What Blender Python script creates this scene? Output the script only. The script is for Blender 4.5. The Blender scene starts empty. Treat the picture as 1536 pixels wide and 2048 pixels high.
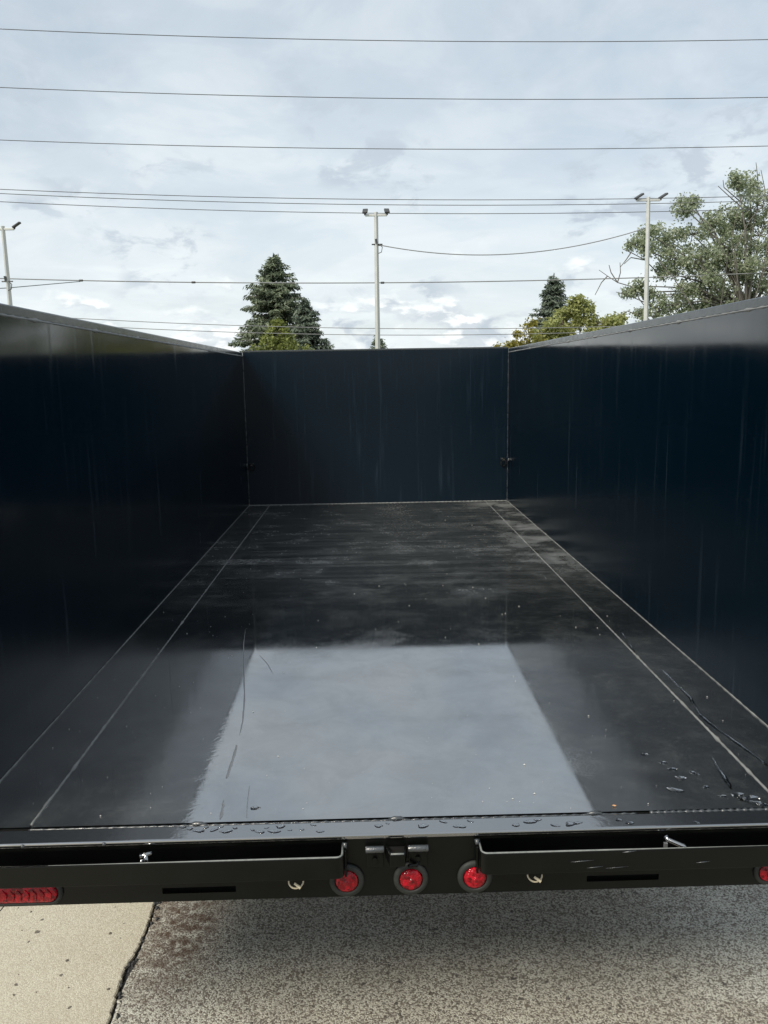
import bpy, bmesh, math, random
import numpy as np
from mathutils import Vector, Matrix
R = math.radians
random.seed(7); rng = np.random.default_rng(7)
S = bpy.context.scene
COL = S.collection
ZF = 0.70                       # bed floor above the ground

# ------------------------------------------------------------------ camera
FPX, PITCH, YAW, ROLL = 1620.0, 0.1649, -0.0203, -0.0163
CAM = Vector((-0.0868, 0.0, ZF + 0.9763))
fw = Vector((-math.sin(YAW)*math.cos(PITCH), math.cos(YAW)*math.cos(PITCH), -math.sin(PITCH)))
r0 = Vector((math.cos(YAW), math.sin(YAW), 0)); u0 = r0.cross(fw)
RT = math.cos(ROLL)*r0 + math.sin(ROLL)*u0
UP = -math.sin(ROLL)*r0 + math.cos(ROLL)*u0
cam = bpy.data.cameras.new('camera'); camo = bpy.data.objects.new('camera', cam); COL.objects.link(camo)
camo.matrix_world = Matrix(((RT.x, UP.x, -fw.x, CAM.x), (RT.y, UP.y, -fw.y, CAM.y), (RT.z, UP.z, -fw.z, CAM.z), (0, 0, 0, 1)))
cam.sensor_fit = 'VERTICAL'; cam.sensor_height = 36; cam.lens = 36*FPX/2048
cam.clip_start = 0.05; cam.clip_end = 3000
S.camera = camo
def at(px, py, Y):              # the point seen at a photo pixel, at distance Y ahead
    d = fw + RT*((px-768)/FPX) - UP*((py-1024)/FPX)
    return CAM + d*((Y-CAM.y)/d.y)
def atz(px, py, z):
    d = fw + RT*((px-768)/FPX) - UP*((py-1024)/FPX)
    return CAM + d*((z-CAM.z)/d.z)

# ------------------------------------------------------------------ node helper
class NT:
    def __init__(s, tree): s.t = tree
    def n(s, typ, **kw):
        nd = s.t.nodes.new(typ)
        for k, v in kw.items():
            if k.startswith('_'): nd.inputs[k[1:]].default_value = v
            else: setattr(nd, k, v)
        return nd
    def l(s, a, b): s.t.links.new(a, b)
    def math(s, op, a, b=None, c=None, clamp=False):
        nd = s.n('ShaderNodeMath', operation=op, use_clamp=clamp)
        for i, v in enumerate((a, b, c)):
            if v is None: continue
            if isinstance(v, (int, float)): nd.inputs[i].default_value = v
            else: s.l(v, nd.inputs[i])
        return nd.outputs[0]
    def vmath(s, op, a, b=None):
        nd = s.n('ShaderNodeVectorMath', operation=op)
        for i, v in enumerate((a, b)):
            if v is None: continue
            if isinstance(v, (tuple, list)): nd.inputs[i].default_value = v
            else: s.l(v, nd.inputs[i])
        return nd.outputs['Value'] if op in ('LENGTH', 'DOT_PRODUCT') else nd.outputs[0]
    def ramp(s, x, a, b, lo=0., hi=1., smooth=True):
        nd = s.n('ShaderNodeMapRange', interpolation_type='SMOOTHSTEP' if smooth else 'LINEAR')
        nd.inputs[1].default_value = a; nd.inputs[2].default_value = b
        nd.inputs[3].default_value = lo; nd.inputs[4].default_value = hi
        s.l(x, nd.inputs[0]); return nd.outputs[0]
    def mix(s, f, a, b, mode='MIX'):
        nd = s.n('ShaderNodeMix', data_type='RGBA', blend_type=mode)
        for i, v in ((0, f), (6, a), (7, b)):
            if isinstance(v, (int, float)): nd.inputs[i].default_value = v
            elif isinstance(v, (tuple, list)): nd.inputs[i].default_value = (*v[:3], 1)
            else: s.l(v, nd.inputs[i])
        return nd.outputs[2]
    def noise(s, vec, scale, detail=4, rough=.55, dist=0., out='Fac'):
        nd = s.n('ShaderNodeTexNoise', _Scale=scale, _Detail=detail, _Roughness=rough, _Distortion=dist)
        if vec is not None: s.l(vec, nd.inputs['Vector'])
        return nd.outputs[out]
    def scale(s, vec, k): return s.vmath('MULTIPLY', vec, k)

# ------------------------------------------------------------------ world: hazy, cloud-veiled sky
SUN_DIR = Vector((0.67, 0.74, -1.0)).normalized()      # direction the light travels: from behind-left
ELEV = math.asin(-SUN_DIR.z)
W = bpy.data.worlds.new('World'); S.world = W; W.use_nodes = True
w = NT(W.node_tree); W.node_tree.nodes.clear()
sky = w.n('ShaderNodeTexSky', sky_type='NISHITA', sun_disc=False, sun_elevation=ELEV,
          sun_rotation=math.atan2(-SUN_DIR.x, -SUN_DIR.y), air_density=1.0, dust_density=1.5, ozone_density=1.2)
g = w.n('ShaderNodeTexCoord').outputs['Generated']
sep = w.n('ShaderNodeSeparateXYZ'); w.l(g, sep.inputs[0])
dz = w.math('MAXIMUM', sep.outputs[2], 0.0)
den = w.math('ADD', dz, 0.16)
cmb = w.n('ShaderNodeCombineXYZ')
w.l(w.math('DIVIDE', sep.outputs[0], den), cmb.inputs[0]); w.l(w.math('DIVIDE', sep.outputs[1], den), cmb.inputs[1])
P = cmb.outputs[0]
veil = w.ramp(w.noise(P, 0.9, 7, .58, .6), .33, .66)
fine = w.noise(P, 2.6, 8, .6, .5)
hz = w.ramp(dz, .0, .40, 1., 0.)
veil_f = w.math('ADD', w.math('MULTIPLY', veil, .24), w.math('MULTIPLY_ADD', hz, .18, .58), clamp=True)
veil_c = w.mix(hz, (6.5, 7.35, 7.95), (7.9, 8.5, 8.75))
veil_c = w.mix(w.ramp(fine, .40, .62), veil_c, w.mix(.5, veil_c, (8.6, 9.1, 9.2)))
c1 = w.mix(veil_f, sky.outputs[0], veil_c)
# torn grey scud and low cumulus
cmb2 = w.n('ShaderNodeCombineXYZ')
w.l(w.math('ARCTAN2', sep.outputs[0], sep.outputs[1]), cmb2.inputs[0]); w.l(w.math('MULTIPLY', dz, 2.1), cmb2.inputs[1])
Q = cmb2.outputs[0]
sc = w.noise(Q, 15.0, 9, .60, .35)
big = w.noise(w.vmath('ADD', Q, (3.1, 1.7, 0)), 4.2, 3, .5)
scud = w.math('MULTIPLY', w.ramp(sc, .48, .60), w.ramp(big, .46, .58))
scud = w.math('MULTIPLY', scud, w.ramp(dz, .42, .16))
c2 = w.mix(w.math('MULTIPLY', scud, .80), c1, (4.6, 5.3, 6.1))
cu = w.noise(w.vmath('ADD', Q, (0.4, .33, 0)), 11.0, 9, .56, .2)
cu_up = w.noise(w.vmath('ADD', Q, (0.385, .352, 0)), 11.0, 9, .56, .2)
cth = w.ramp(dz, .01, .17, -.03, .30, smooth=False)
cum = w.ramp(w.math('SUBTRACT', cu, cth), .40, .54)
lit = w.ramp(w.math('SUBTRACT', cu, cu_up), -.03, .06)
cum_c = w.mix(lit, (5.9, 6.5, 7.0), (9.8, 10.1, 10.0))
c3 = w.mix(w.math('MULTIPLY', cum, .8), c2, cum_c)
bg = w.n('ShaderNodeBackground', _Strength=0.087); w.l(c3, bg.inputs[0])
wo = w.n('ShaderNodeOutputWorld'); w.l(bg.outputs[0], wo.inputs[0])

sl = bpy.data.lights.new('sun', 'SUN'); sl.energy = 3.2; sl.angle = R(20); sl.color = (1.0, .93, .80)
so = bpy.data.objects.new('sun', sl); COL.objects.link(so)
so.rotation_euler = SUN_DIR.to_track_quat('-Z', 'Y').to_euler(); so.location = (-12, -8, 20)
S.view_settings.view_transform = 'Standard'; S.view_settings.look = 'None'
S.view_settings.exposure = 0.38; S.view_settings.gamma = 1.0

# ------------------------------------------------------------------ materials
def newmat(name):
    m = bpy.data.materials.new(name); m.use_nodes = True
    t = NT(m.node_tree); b = m.node_tree.nodes['Principled BSDF']
    return m, t, b
def setp(b, **kw):
    for k, v in kw.items():
        k = k.replace('_', ' ')
        b.inputs[k].default_value = (*v, 1) if isinstance(v, tuple) and len(v) == 3 else v
def plain(name, col, rough=.5, metal=0., ior=1.5, var=.25, vs=30, bump=0., bs=200):
    m, t, b = newmat(name); setp(b, Roughness=rough, Metallic=metal, IOR=ior)
    o = t.n('ShaderNodeTexCoord').outputs['Object']
    nz = t.noise(o, vs, 5)
    dk = tuple(c*(1-var) for c in col); lt = tuple(min(1, c*(1+var)) for c in col)
    t.l(t.mix(nz, dk, lt), b.inputs['Base Color'])
    t.l(t.ramp(nz, .3, .7, max(.02, rough*.8), min(1, rough*1.2)), b.inputs['Roughness'])
    if bump:
        bp = t.n('ShaderNodeBump', _Strength=bump, _Distance=.002); t.l(t.noise(o, bs, 4), bp.inputs['Height']); t.l(bp.outputs[0], b.inputs['Normal'])
    return m
M = {}
def wall_paint(name, ior, rough, base):
    m, t, b = newmat(name); setp(b, IOR=ior)
    o = t.n('ShaderNodeTexCoord').outputs['Object']
    st = t.noise(t.scale(o, (9, 9, .55)), 2.2, 6, .6)          # vertical dried-water runs
    st2 = t.noise(t.scale(o, (30, 30, .9)), 1.6, 3, .5)
    run = t.math('MULTIPLY', t.ramp(st, .50, .68), t.ramp(st2, .42, .72))
    spot = t.ramp(t.noise(o, 160, 2), .70, .76)
    lo = tuple(c*.8 for c in base); hi = tuple(c*1.2+.004 for c in base)
    c = t.mix(run, lo, tuple(c*1.6+.010 for c in base))
    c = t.mix(t.math('MULTIPLY', spot, .35), c, (.06, .065, .07))
    t.l(c, b.inputs['Base Color'])
    s_ = t.n('ShaderNodeSeparateXYZ'); t.l(o, s_.inputs[0])
    low_shade = t.math('MULTIPLY', t.ramp(t.math('ADD', s_.outputs[2], t.math('MULTIPLY', t.noise(o, 6, 6, .6), .25)), ZF+1.0, ZF+.55), .12)
    if ior > 1.4: t.l(t.ramp(low_shade, 0., .10, ior, 1.22), b.inputs['IOR'])   # shade built into the gloss: IOR falls downwards, darkening the lower wall
    t.l(t.math('ADD', low_shade, t.math('ADD', t.math('MULTIPLY', run, .10), t.ramp(t.noise(o, 3, 4), .3, .7, rough*.85, rough*1.15))), b.inputs['Roughness'])
    bp = t.n('ShaderNodeBump', _Strength=.12, _Distance=.010); t.l(t.noise(t.scale(o, (1, 1, .7)), 1.7, 2, .4), bp.inputs['Height'])
    bp2 = t.n('ShaderNodeBump', _Strength=.006, _Distance=.002); t.l(t.noise(o, 420, 2), bp2.inputs['Height']); t.l(bp.outputs[0], bp2.inputs['Normal'])
    t.l(bp2.outputs[0], b.inputs['Normal'])
    return m
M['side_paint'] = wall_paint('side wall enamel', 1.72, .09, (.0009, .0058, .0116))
M['front_paint'] = wall_paint('front wall enamel', 1.33, .18, (.0010, .0076, .0158))

def floor_mat():
    m, t, b = newmat('bed floor enamel'); setp(b, IOR=4.6)
    o = t.n('ShaderNodeTexCoord').outputs['Object']
    s_ = t.n('ShaderNodeSeparateXYZ'); t.l(o, s_.inputs[0]); X, Y = s_.outputs[0], s_.outputs[1]
    far = t.ramp(Y, 2.95, 4.2)                                    # bed coordinates: y ahead of the camera
    arcs = t.noise(t.scale(o, (.40, 7.0, 1)), 2.2, 7, .58, .8)  # transverse swept-water arcs
    arcs = t.ramp(arcs, .42, .62)
    grime = t.noise(o, 5, 8, .62, .4)
    fineg = t.noise(o, 60, 6, .65)
    tracks = t.noise(t.scale(o, (10, .5, 1)), 1.7, 5, .6, .5)    # drag marks along the bed
    trk = t.math('MULTIPLY', t.ramp(tracks, .52, .68), t.math('MULTIPLY', t.ramp(X, .25, .45), t.ramp(Y, 3.6, 2.6)))
    # dust in the front right corner
    dm = t.math('MULTIPLY', t.ramp(X, .55, 1.0), t.math('MULTIPLY', t.ramp(Y, 3.4, 4.6), t.ramp(grime, .36, .62)))
    mid = t.math('MULTIPLY', t.ramp(t.math('ABSOLUTE', t.math('SUBTRACT', X, .12)), .22, .02), t.math('MULTIPLY', t.ramp(Y, 4.2, 5.6), t.ramp(fineg, .5, .66)))
    dust = t.math('MULTIPLY_ADD', arcs, t.math('MULTIPLY_ADD', far, .15, .02), t.math('MULTIPLY_ADD', far, .14, .08))
    dust = t.math('ADD', dust, t.math('MULTIPLY', t.ramp(grime, .44, .72, 0., .30), t.ramp(fineg, .3, .6, .5, 1.)))
    dust = t.math('ADD', dust, t.math('MULTIPLY', dm, .55))
    dust = t.math('ADD', dust, t.math('MULTIPLY', t.ramp(t.noise(o, 28, 9, .72, .3), .50, .72), .20))
    dust = t.math('ADD', dust, t.math('MULTIPLY', mid, .45))
    # tread prints
    vor = t.n('ShaderNodeTexVoronoi', feature='DISTANCE_TO_EDGE', _Scale=95); t.l(t.scale(o, (1, 1.5, 1)), vor.inputs['Vector'])
    prt = None
    for px, py, rx, ry, a in PRINTS:
        c = atz(px, py, ZF)
        mp = t.n('ShaderNodeMapping', vector_type='TEXTURE'); mp.inputs[1].default_value = (c.x, c.y, 0); mp.inputs[2].default_value = (0, 0, a)
        mp.inputs[3].default_value = (rx, ry, 50); t.l(o, mp.inputs[0])
        e = t.ramp(t.vmath('LENGTH', mp.outputs[0]), 1.05, .75)
        prt = e if prt is None else t.math('MAXIMUM', prt, e)
    prt = t.math('MULTIPLY', prt, t.math('MULTIPLY', t.ramp(vor.outputs['Distance'], .05, .12, 1, 0), t.ramp(grime, .35, .55)))
    dust = t.math('ADD', dust, t.math('MULTIPLY', prt, .16), clamp=True)
    scr = t.math('MULTIPLY', t.ramp(t.noise(t.scale(t.n('ShaderNodeMapping', _Rotation=(0, 0, .5)).outputs[0] if False else o, (60, 4, 1)), 2.2, 3, .6, .8), .66, .72), t.ramp(grime, .45, .6))
    dust = t.math('ADD', dust, t.math('MULTIPLY', scr, .25), clamp=True)
    specks = t.ramp(t.noise(o, 210, 1), .755, .79)
    c = t.mix(dust, (.0036, .0044, .0048), (.105, .110, .106))
    c = t.mix(t.math('MULTIPLY', specks, .55), c, (.30, .30, .29))
    t.l(c, b.inputs['Base Color'])
    r = t.math('ADD', .035, t.math('MULTIPLY', dust, t.math('MULTIPLY_ADD', far, .30, .13)))
    r = t.math('ADD', r, t.math('MULTIPLY', prt, .07))
    r = t.math('SUBTRACT', r, t.math('MULTIPLY', trk, .02))
    t.l(r, b.inputs['Roughness'])
    t.l(t.ramp(t.noise(o, 7, 9, .68, .5), .30, .70, 4.3, 5.0), b.inputs['IOR'])
    bp = t.n('ShaderNodeBump', _Strength=.12, _Distance=.005); t.l(t.math('ADD', t.noise(t.scale(o, (1, .8, 1)), 1.6, 2, .4), t.math('MULTIPLY', t.noise(o, 9, 3, .5), .10)), bp.inputs['Height'])
    edge = t.math('MULTIPLY', t.math('MULTIPLY', t.ramp(X, -.34, -.50), t.ramp(X, -.80, -.62)), t.ramp(Y, 2.6, 2.0))
    rip = t.math('MULTIPLY', t.noise(t.scale(o, (1, 1.2, 1)), 26, 4, .55, 1.5), edge)
    bp2 = t.n('ShaderNodeBump', _Strength=.085, _Distance=.002); t.l(t.math('ADD', t.math('MULTIPLY', t.noise(o, 300, 3), .02), rip), bp2.inputs['Height']); t.l(bp.outputs[0], bp2.inputs['Normal'])
    t.l(bp2.outputs[0], b.inputs['Normal'])
    return m
PRINTS = [(740, 1278, .16, .11, .3), (600, 1315, .12, .10, 0), (600, 1545, .05, .13, -.25), (1170, 1525, .05, .10, .1),
          (1060, 1540, .06, .12, .1), (960, 1185, .15, .10, 0), (780, 1560, .05, .12, .1), (660, 1165, .03, .06, 0)]
M['floor_paint'] = floor_mat()
M['frame_paint'] = plain('frame enamel', (.0016, .0022, .0016), .34, 0, 1.33, .25, 14, .12, 500)
M['sill_paint'] = plain('sill enamel', (.012, .013, .014), .10, 0, 4.0, .3, 18, .10, 60)
M['rail_paint'] = plain('top rail enamel', (.012, .016, .019), .20, 0, 1.9, .3, 18, .15, 60)
M['weld'] = plain('dusty weld bead', (.17, .175, .172), .50, .0, 1.6, .75, 18, .5, 240)
M['weld_dark'] = plain('painted weld bead', (.03, .034, .038), .30, .0, 1.8, .45, 55, .5, 240)
M['rubber'] = plain('rubber', (.015, .017, .015), .62, 0, 1.45, .3, 90, .1, 500)
M['tyre'] = plain('tyre rubber', (.02, .02, .02), .75, 0, 1.45, .3, 60)
M['rim'] = plain('painted rim', (.25, .26, .27), .35, .6, 1.5, .2, 30)
M['steel'] = plain('bare worn steel', (.38, .38, .37), .32, .85, 1.5, .4, 60, .2, 300)
M['ivory'] = plain('yellowed plastic', (.55, .47, .33), .42, 0, 1.45, .2, 60)
M['scuff'] = plain('scuffed paint', (.06, .063, .066), .35, 0, 3.0, .4, 90)
M['chip'] = plain('scraped edge', (.17, .18, .17), .5, 0, 1.5, .4, 120)
M['void'] = plain('pocket interior enamel', (.008, .008, .008), .6, 0, 1.45, .3, 20)
def lens():
    m, t, b = newmat('red lamp lens'); setp(b, Roughness=.10, IOR=1.4)
    o = t.n('ShaderNodeTexCoord').outputs['Object']
    vv = t.n('ShaderNodeTexVoronoi', _Scale=150); t.l(o, vv.inputs['Vector']); sc_ = t.n('ShaderNodeSeparateColor'); t.l(vv.outputs['Color'], sc_.inputs[0])
    t.l(t.mix(sc_.outputs[0], (.10, .001, .003), (.40, .004, .014)), b.inputs['Base Color'])
    b.inputs['Subsurface Weight'].default_value = .0
    bp = t.n('ShaderNodeBump', _Strength=.5, _Distance=.002)
    ck = t.n('ShaderNodeTexVoronoi', _Scale=260); t.l(o, ck.inputs['Vector']); t.l(ck.outputs['Distance'], bp.inputs['Height']); t.l(bp.outputs[0], b.inputs['Normal'])
    return m
M['lens'] = lens()
def water():
    m, t, b = newmat('water'); setp(b, Base_Color=(.97, .98, 1.), Roughness=.01, IOR=1.33, Transmission_Weight=1.0)
    return m
M['water'] = water()

def concrete(name, base, dark, agg, dampk):
    m, t, b = newmat(name); setp(b, IOR=1.45)
    o = t.n('ShaderNodeTexCoord').outputs['Object']
    s_ = t.n('ShaderNodeSeparateXYZ'); t.l(o, s_.inputs[0]); X, Y = s_.outputs[0], s_.outputs[1]
    v = t.n('ShaderNodeTexVoronoi', _Scale=235, _Randomness=1.0); t.l(o, v.inputs['Vector'])
    g1 = t.n('ShaderNodeSeparateColor'); t.l(v.outputs['Color'], g1.inputs[0])
    fine = t.noise(o, 330, 3, .7)
    stone = t.mix(t.ramp(g1.outputs[0], .15, .75), dark, tuple(min(.75, c*1.35) for c in base))
    c = t.mix(agg, base, stone)
    c = t.mix(t.ramp(fine, .42, .62, .55, 0.), c, tuple(d*.7 for d in dark))
    c = t.mix(t.ramp(t.noise(o, 7, 6, .6), .3, .75, .22, 0), c, dark)
    v2 = t.n('ShaderNodeTexVoronoi', _Scale=27, _Randomness=1.0); t.l(t.vmath('ADD', o, t.scale(t.noise(o, 40, 2, out='Color'), (.02, .02, .0))), v2.inputs['Vector'])
    g2 = t.n('ShaderNodeSeparateColor'); t.l(v2.outputs['Color'], g2.inputs[0])
    pit = t.math('MULTIPLY', t.math('LESS_THAN', v2.outputs['Distance'], t.math('MULTIPLY_ADD', g2.outputs[1], .15, .03)), t.math('GREATER_THAN', g2.outputs[0], .30))
    c = t.mix(t.math('MULTIPLY', pit, .8), c, (.055, .047, .042))
    if dampk:
        v3 = t.n('ShaderNodeTexVoronoi', _Scale=62, _Randomness=1.0); t.l(o, v3.inputs['Vector'])
        g3 = t.n('ShaderNodeSeparateColor'); t.l(v3.outputs['Color'], g3.inputs[0])
        st3 = t.math('MULTIPLY', t.math('LESS_THAN', v3.outputs['Distance'], t.math('MULTIPLY_ADD', g3.outputs[1], .25, .12)), t.math('GREATER_THAN', g3.outputs[0], .55))
        c = t.mix(t.math('MULTIPLY', st3, .7), c, t.mix(g3.outputs[2], (.05, .042, .036), (.17, .14, .11)))
        dn = t.noise(t.scale(o, (1, 1.6, 1)), 2.3, 6, .6, .6)
        edge = t.math('MULTIPLY', t.ramp(t.math('ADD', X, t.math('MULTIPLY', dn, .5)), -.50, -.15), t.ramp(t.math('ADD', X, t.math('MULTIPLY', dn, .5)), 1.25, .85))
        damp = t.math('MULTIPLY', edge, t.ramp(dn, .25, .6, .65, 1.))
        bl = t.vmath('LENGTH', t.vmath('MULTIPLY', t.vmath('SUBTRACT', o, (.90, 1.86, 0)), (1., 1.3, 0)))
        damp = t.math('MAXIMUM', damp, t.ramp(t.math('ADD', bl, t.math('MULTIPLY', dn, .12)), .17, .13))
        c = t.mix(t.math('MULTIPLY', damp, dampk), c, t.mix(1., c, (.60, .565, .52), 'MULTIPLY'))
        ru = t.vmath('LENGTH', t.vmath('MULTIPLY', t.vmath('SUBTRACT', o, (-.69, 2.30, 0)), (1.2, .5, 0)))
        rust = t.math('MULTIPLY', t.ramp(ru, .24, .04), t.ramp(t.noise(o, 26, 6, .7), .36, .62))
        c = t.mix(t.math('MULTIPLY', rust, .95), c, (.070, .036, .020))
    t.l(c, b.inputs['Base Color'])
    setp(b, Roughness=.82)
    bp = t.n('ShaderNodeBump', _Strength=.55, _Distance=.004)
    h = t.math('SUBTRACT', t.math('ADD', t.math('MULTIPLY', v.outputs['Distance'], -.8 if agg > .4 else -.3), t.math('MULTIPLY', fine, .6)), pit)
    t.l(h, bp.inputs['Height']); t.l(bp.outputs[0], b.inputs['Normal'])
    return m
M['slab_cream'] = concrete('cream concrete', (.60, .555, .455), (.34, .30, .225), .35, 0)
M['slab_grey'] = concrete('exposed aggregate concrete', (.62, .57, .485), (.13, .112, .092), .92, .55)
M['tar'] = plain('joint filler', (.035, .035, .036), .7, 0, 1.45, .5, 120, .6, 150)
M['grass'] = plain('rough grass', (.07, .085, .035), .9, 0, 1.4, .5, 1.3, .6, 20)
M['pole_metal'] = plain('galvanised pole', (.50, .51, .49), .45, .25, 1.5, .12, 6)
M['fixture'] = plain('dark fixture', (.05, .052, .055), .5, 0, 1.5, .2, 20)
M['cable'] = plain('weathered cable', (.12, .125, .13), .6, 0, 1.45, .2, 3)
M['cable_pale'] = plain('pale cable', (.22, .225, .23), .6, 0, 1.45, .2, 3)
M['bark'] = plain('bark', (.13, .105, .085), .9, 0, 1.4, .4, 14, .5, 30)
M['bark_pale'] = plain('pale bark', (.14, .13, .115), .9, 0, 1.4, .3, 14, .5, 30)
def leafmat(name, a, b_, under=None, tr=.35):
    m, t, b = newmat(name); setp(b, Roughness=.55, IOR=1.4)
    o = t.n('ShaderNodeTexCoord').outputs['Object']
    n1 = t.noise(o, 1.1, 4); n2 = t.noise(o, 13, 2)
    c = t.mix(t.ramp(t.math('ADD', t.math('MULTIPLY', n1, .5), t.math('MULTIPLY', n2, .5)), .36, .64), a, b_)
    if under:
        gn = t.n('ShaderNodeNewGeometry'); c = t.mix(t.math('MULTIPLY', gn.outputs['Backfacing'], .8), c, under)
    t.l(c, b.inputs['Base Color'])
    tl = t.n('ShaderNodeBsdfTranslucent'); t.l(c, tl.inputs[0])
    mx = t.n('ShaderNodeMixShader'); mx.inputs[0].default_value = tr
    t.l(b.outputs[0], mx.inputs[1]); t.l(tl.outputs[0], mx.inputs[2])
    t.l(mx.outputs[0], m.node_tree.nodes['Material Output'].inputs[0])
    return m
M['needle'] = leafmat('spruce needles', (.085, .115, .075), (.22, .255, .165), None, .15)
M['needle_dark'] = leafmat('dark spruce needles', (.070, .098, .075), (.165, .20, .145), None, .15)
M['leaf_poplar'] = leafmat('poplar leaves', (.17, .215, .115), (.36, .415, .255), (.50, .54, .42), .5)
M['leaf_yellow'] = leafmat('yellow green leaves', (.24, .265, .09), (.48, .50, .21), None, .5)
M['leaf_amber'] = leafmat('amber leaves', (.19, .19, .035), (.36, .31, .06), None, .4)
M['leaf_olive'] = leafmat('olive leaves', (.12, .15, .04), (.28, .31, .09), None, .4)

# ------------------------------------------------------------------ mesh helpers
def link(name, me, mat, parent=None, smooth=False):
    o = bpy.data.objects.new(name, me); COL.objects.link(o)
    if mat is not None and not me.materials: me.materials.append(mat)
    if parent: o.parent = parent
    if smooth:
        me.polygons.foreach_set('use_smooth', np.ones(len(me.polygons), dtype=bool))
    return o
def tag(o, label=None, cat=None, group=None, kind=None):
    if label: o['label'] = label
    if cat: o['category'] = cat
    if group: o['group'] = group
    if kind: o['kind'] = kind
    return o
def empty(name, loc, label, cat, group=None):
    o = bpy.data.objects.new(name, None); o.empty_display_size = .2; COL.objects.link(o); o.location = loc
    return tag(o, label, cat, group)
class MB:
    def __init__(s): s.v = []; s.f = []
    def quadbox(s, x0, x1, y0, y1, z0, z1):
        n = len(s.v)
        s.v += [(x, y, z) for z in (z0, z1) for x, y in ((x0, y0), (x1, y0), (x1, y1), (x0, y1))]
        s.f += [tuple(n+i for i in q) for q in ((0, 3, 2, 1), (4, 5, 6, 7), (0, 1, 5, 4), (1, 2, 6, 5), (2, 3, 7, 6), (3, 0, 4, 7))]
        return s
    def tube(s, pts, rad, sides=8, cap=True):
        pts = [Vector(p) for p in pts]
        rads = rad if isinstance(rad, (list, tuple)) else [rad]*len(pts)
        n0 = len(s.v); ref = None
        for i, p in enumerate(pts):
            d = (pts[min(i+1, len(pts)-1)] - pts[max(i-1, 0)]).normalized()
            if ref is None:
                ref = d.cross(Vector((0, 0, 1)) if abs(d.z) < .9 else Vector((1, 0, 0))).normalized()
            ref = (ref - d*ref.dot(d)).normalized(); q = d.cross(ref)
            for k in range(sides):
                a = 2*math.pi*k/sides
                s.v.append(tuple(p + (ref*math.cos(a) + q*math.sin(a))*rads[i]))
        for i in range(len(pts)-1):
            for k in range(sides):
                a, b = n0+i*sides+k, n0+i*sides+(k+1) % sides
                s.f.append((a, b, b+sides, a+sides))
        if cap:
            s.f.append(tuple(n0+k for k in reversed(range(sides))))
            m = n0+(len(pts)-1)*sides; s.f.append(tuple(m+k for k in range(sides)))
        return s
    def lathe(s, prof, c, axis='y', n=32, sx=1., sz=1.):      # prof: (radius, along) ; revolve about axis through c
        n0 = len(s.v)
        for r, h in prof:
            for k in range(n):
                a = 2*math.pi*k/n; u, v = r*math.cos(a)*sx, r*math.sin(a)*sz
                s.v.append({'y': (c[0]+u, c[1]+h, c[2]+v), 'z': (c[0]+u, c[1]+v, c[2]+h), 'x': (c[0]+h, c[1]+u, c[2]+v)}[axis])
        for i in range(len(prof)-1):
            for k in range(n):
                a, b = n0+i*n+k, n0+i*n+(k+1) % n
                s.f.append((a, b, b+n, a+n))
        s.f.append(tuple(n0+k for k in range(n))); m = n0+(len(prof)-1)*n; s.f.append(tuple(m+k for k in range(n)))
        return s
    def prism(s, poly, z0, z1):                                # closed plan outline extruded
        n0 = len(s.v); n = len(poly)
        s.v += [(x, y, z0) for x, y in poly] + [(x, y, z1) for x, y in poly]
        for k in range(n): s.f.append((n0+k, n0+(k+1) % n, n0+n+(k+1) % n, n0+n+k))
        s.f.append(tuple(n0+k for k in reversed(range(n)))); s.f.append(tuple(n0+n+k for k in range(n)))
        return s
    def mesh(s, name, bevel=0., seg=2, origin=None):
        me = bpy.data.meshes.new(name)
        v = s.v if origin is None else [(a-origin[0], b-origin[1], c-origin[2]) for a, b, c in s.v]
        me.from_pydata(v, [], s.f)
        bm = bmesh.new(); bm.from_mesh(me)
        bmesh.ops.recalc_face_normals(bm, faces=bm.faces)
        if bevel:
            es = [e for e in bm.edges if len(e.link_faces) == 2 and e.calc_face_angle(0) > .9]
            bmesh.ops.bevel(bm, geom=es, offset=bevel, segments=seg, affect='EDGES', profile=.5)
        bm.to_mesh(me); bm.free(); me.update()
        return me
    def build(s, name, mat, parent=None, bevel=0., smooth=False, seg=2):
        return link(name, s.mesh(name, bevel, seg), mat, parent, smooth)
def bx(name, mat, parent, x0, x1, y0, y1, z0, z1, bevel=.002):
    return MB().quadbox(x0, x1, y0, y1, z0, z1).build(name, mat, parent, bevel)

# ------------------------------------------------------------------ ground
JX = -0.802
def joint_x(y): return JX + .010*math.sin(y*1.3) + .006*math.sin(y*5.1+1) + .004*math.sin(y*17.3+.4)
def slab(name, mat, x_out, side):
    ys = np.concatenate([np.linspace(-9, 1.2, 40), np.linspace(1.22, 3.2, 260), np.linspace(3.25, 24, 80)])
    v = []; f = []
    for i, y in enumerate(ys):
        e = joint_x(y) + side*(.0045 + (.006*max(0, math.sin(y*9.7))**6)) + random.gauss(0, .0014)
        for x, z in ((x_out, -.10), (x_out, 0), (e + side*.35, 0.0), (e + side*.004, 0.0), (e, -.003), (e, -.10)):
            v.append((x, y, z))
    for i in range(len(ys)-1):
        for k in range(5):
            a = i*6+k; f.append((a, a+1, a+7, a+6))
    n = len(ys)-1
    f.append(tuple(range(6))); f.append(tuple(n*6+k for k in reversed(range(6))))
    mb = MB(); mb.v = v; mb.f = f
    return tag(mb.build(name, mat), kind='structure')
slab('pavement_slab', M['slab_cream'], -9.0, -1)
slab('pavement_slab', M['slab_grey'], 9.0, 1)
mb = MB()
ys = np.linspace(-8.9, 23.9, 900)
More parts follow.
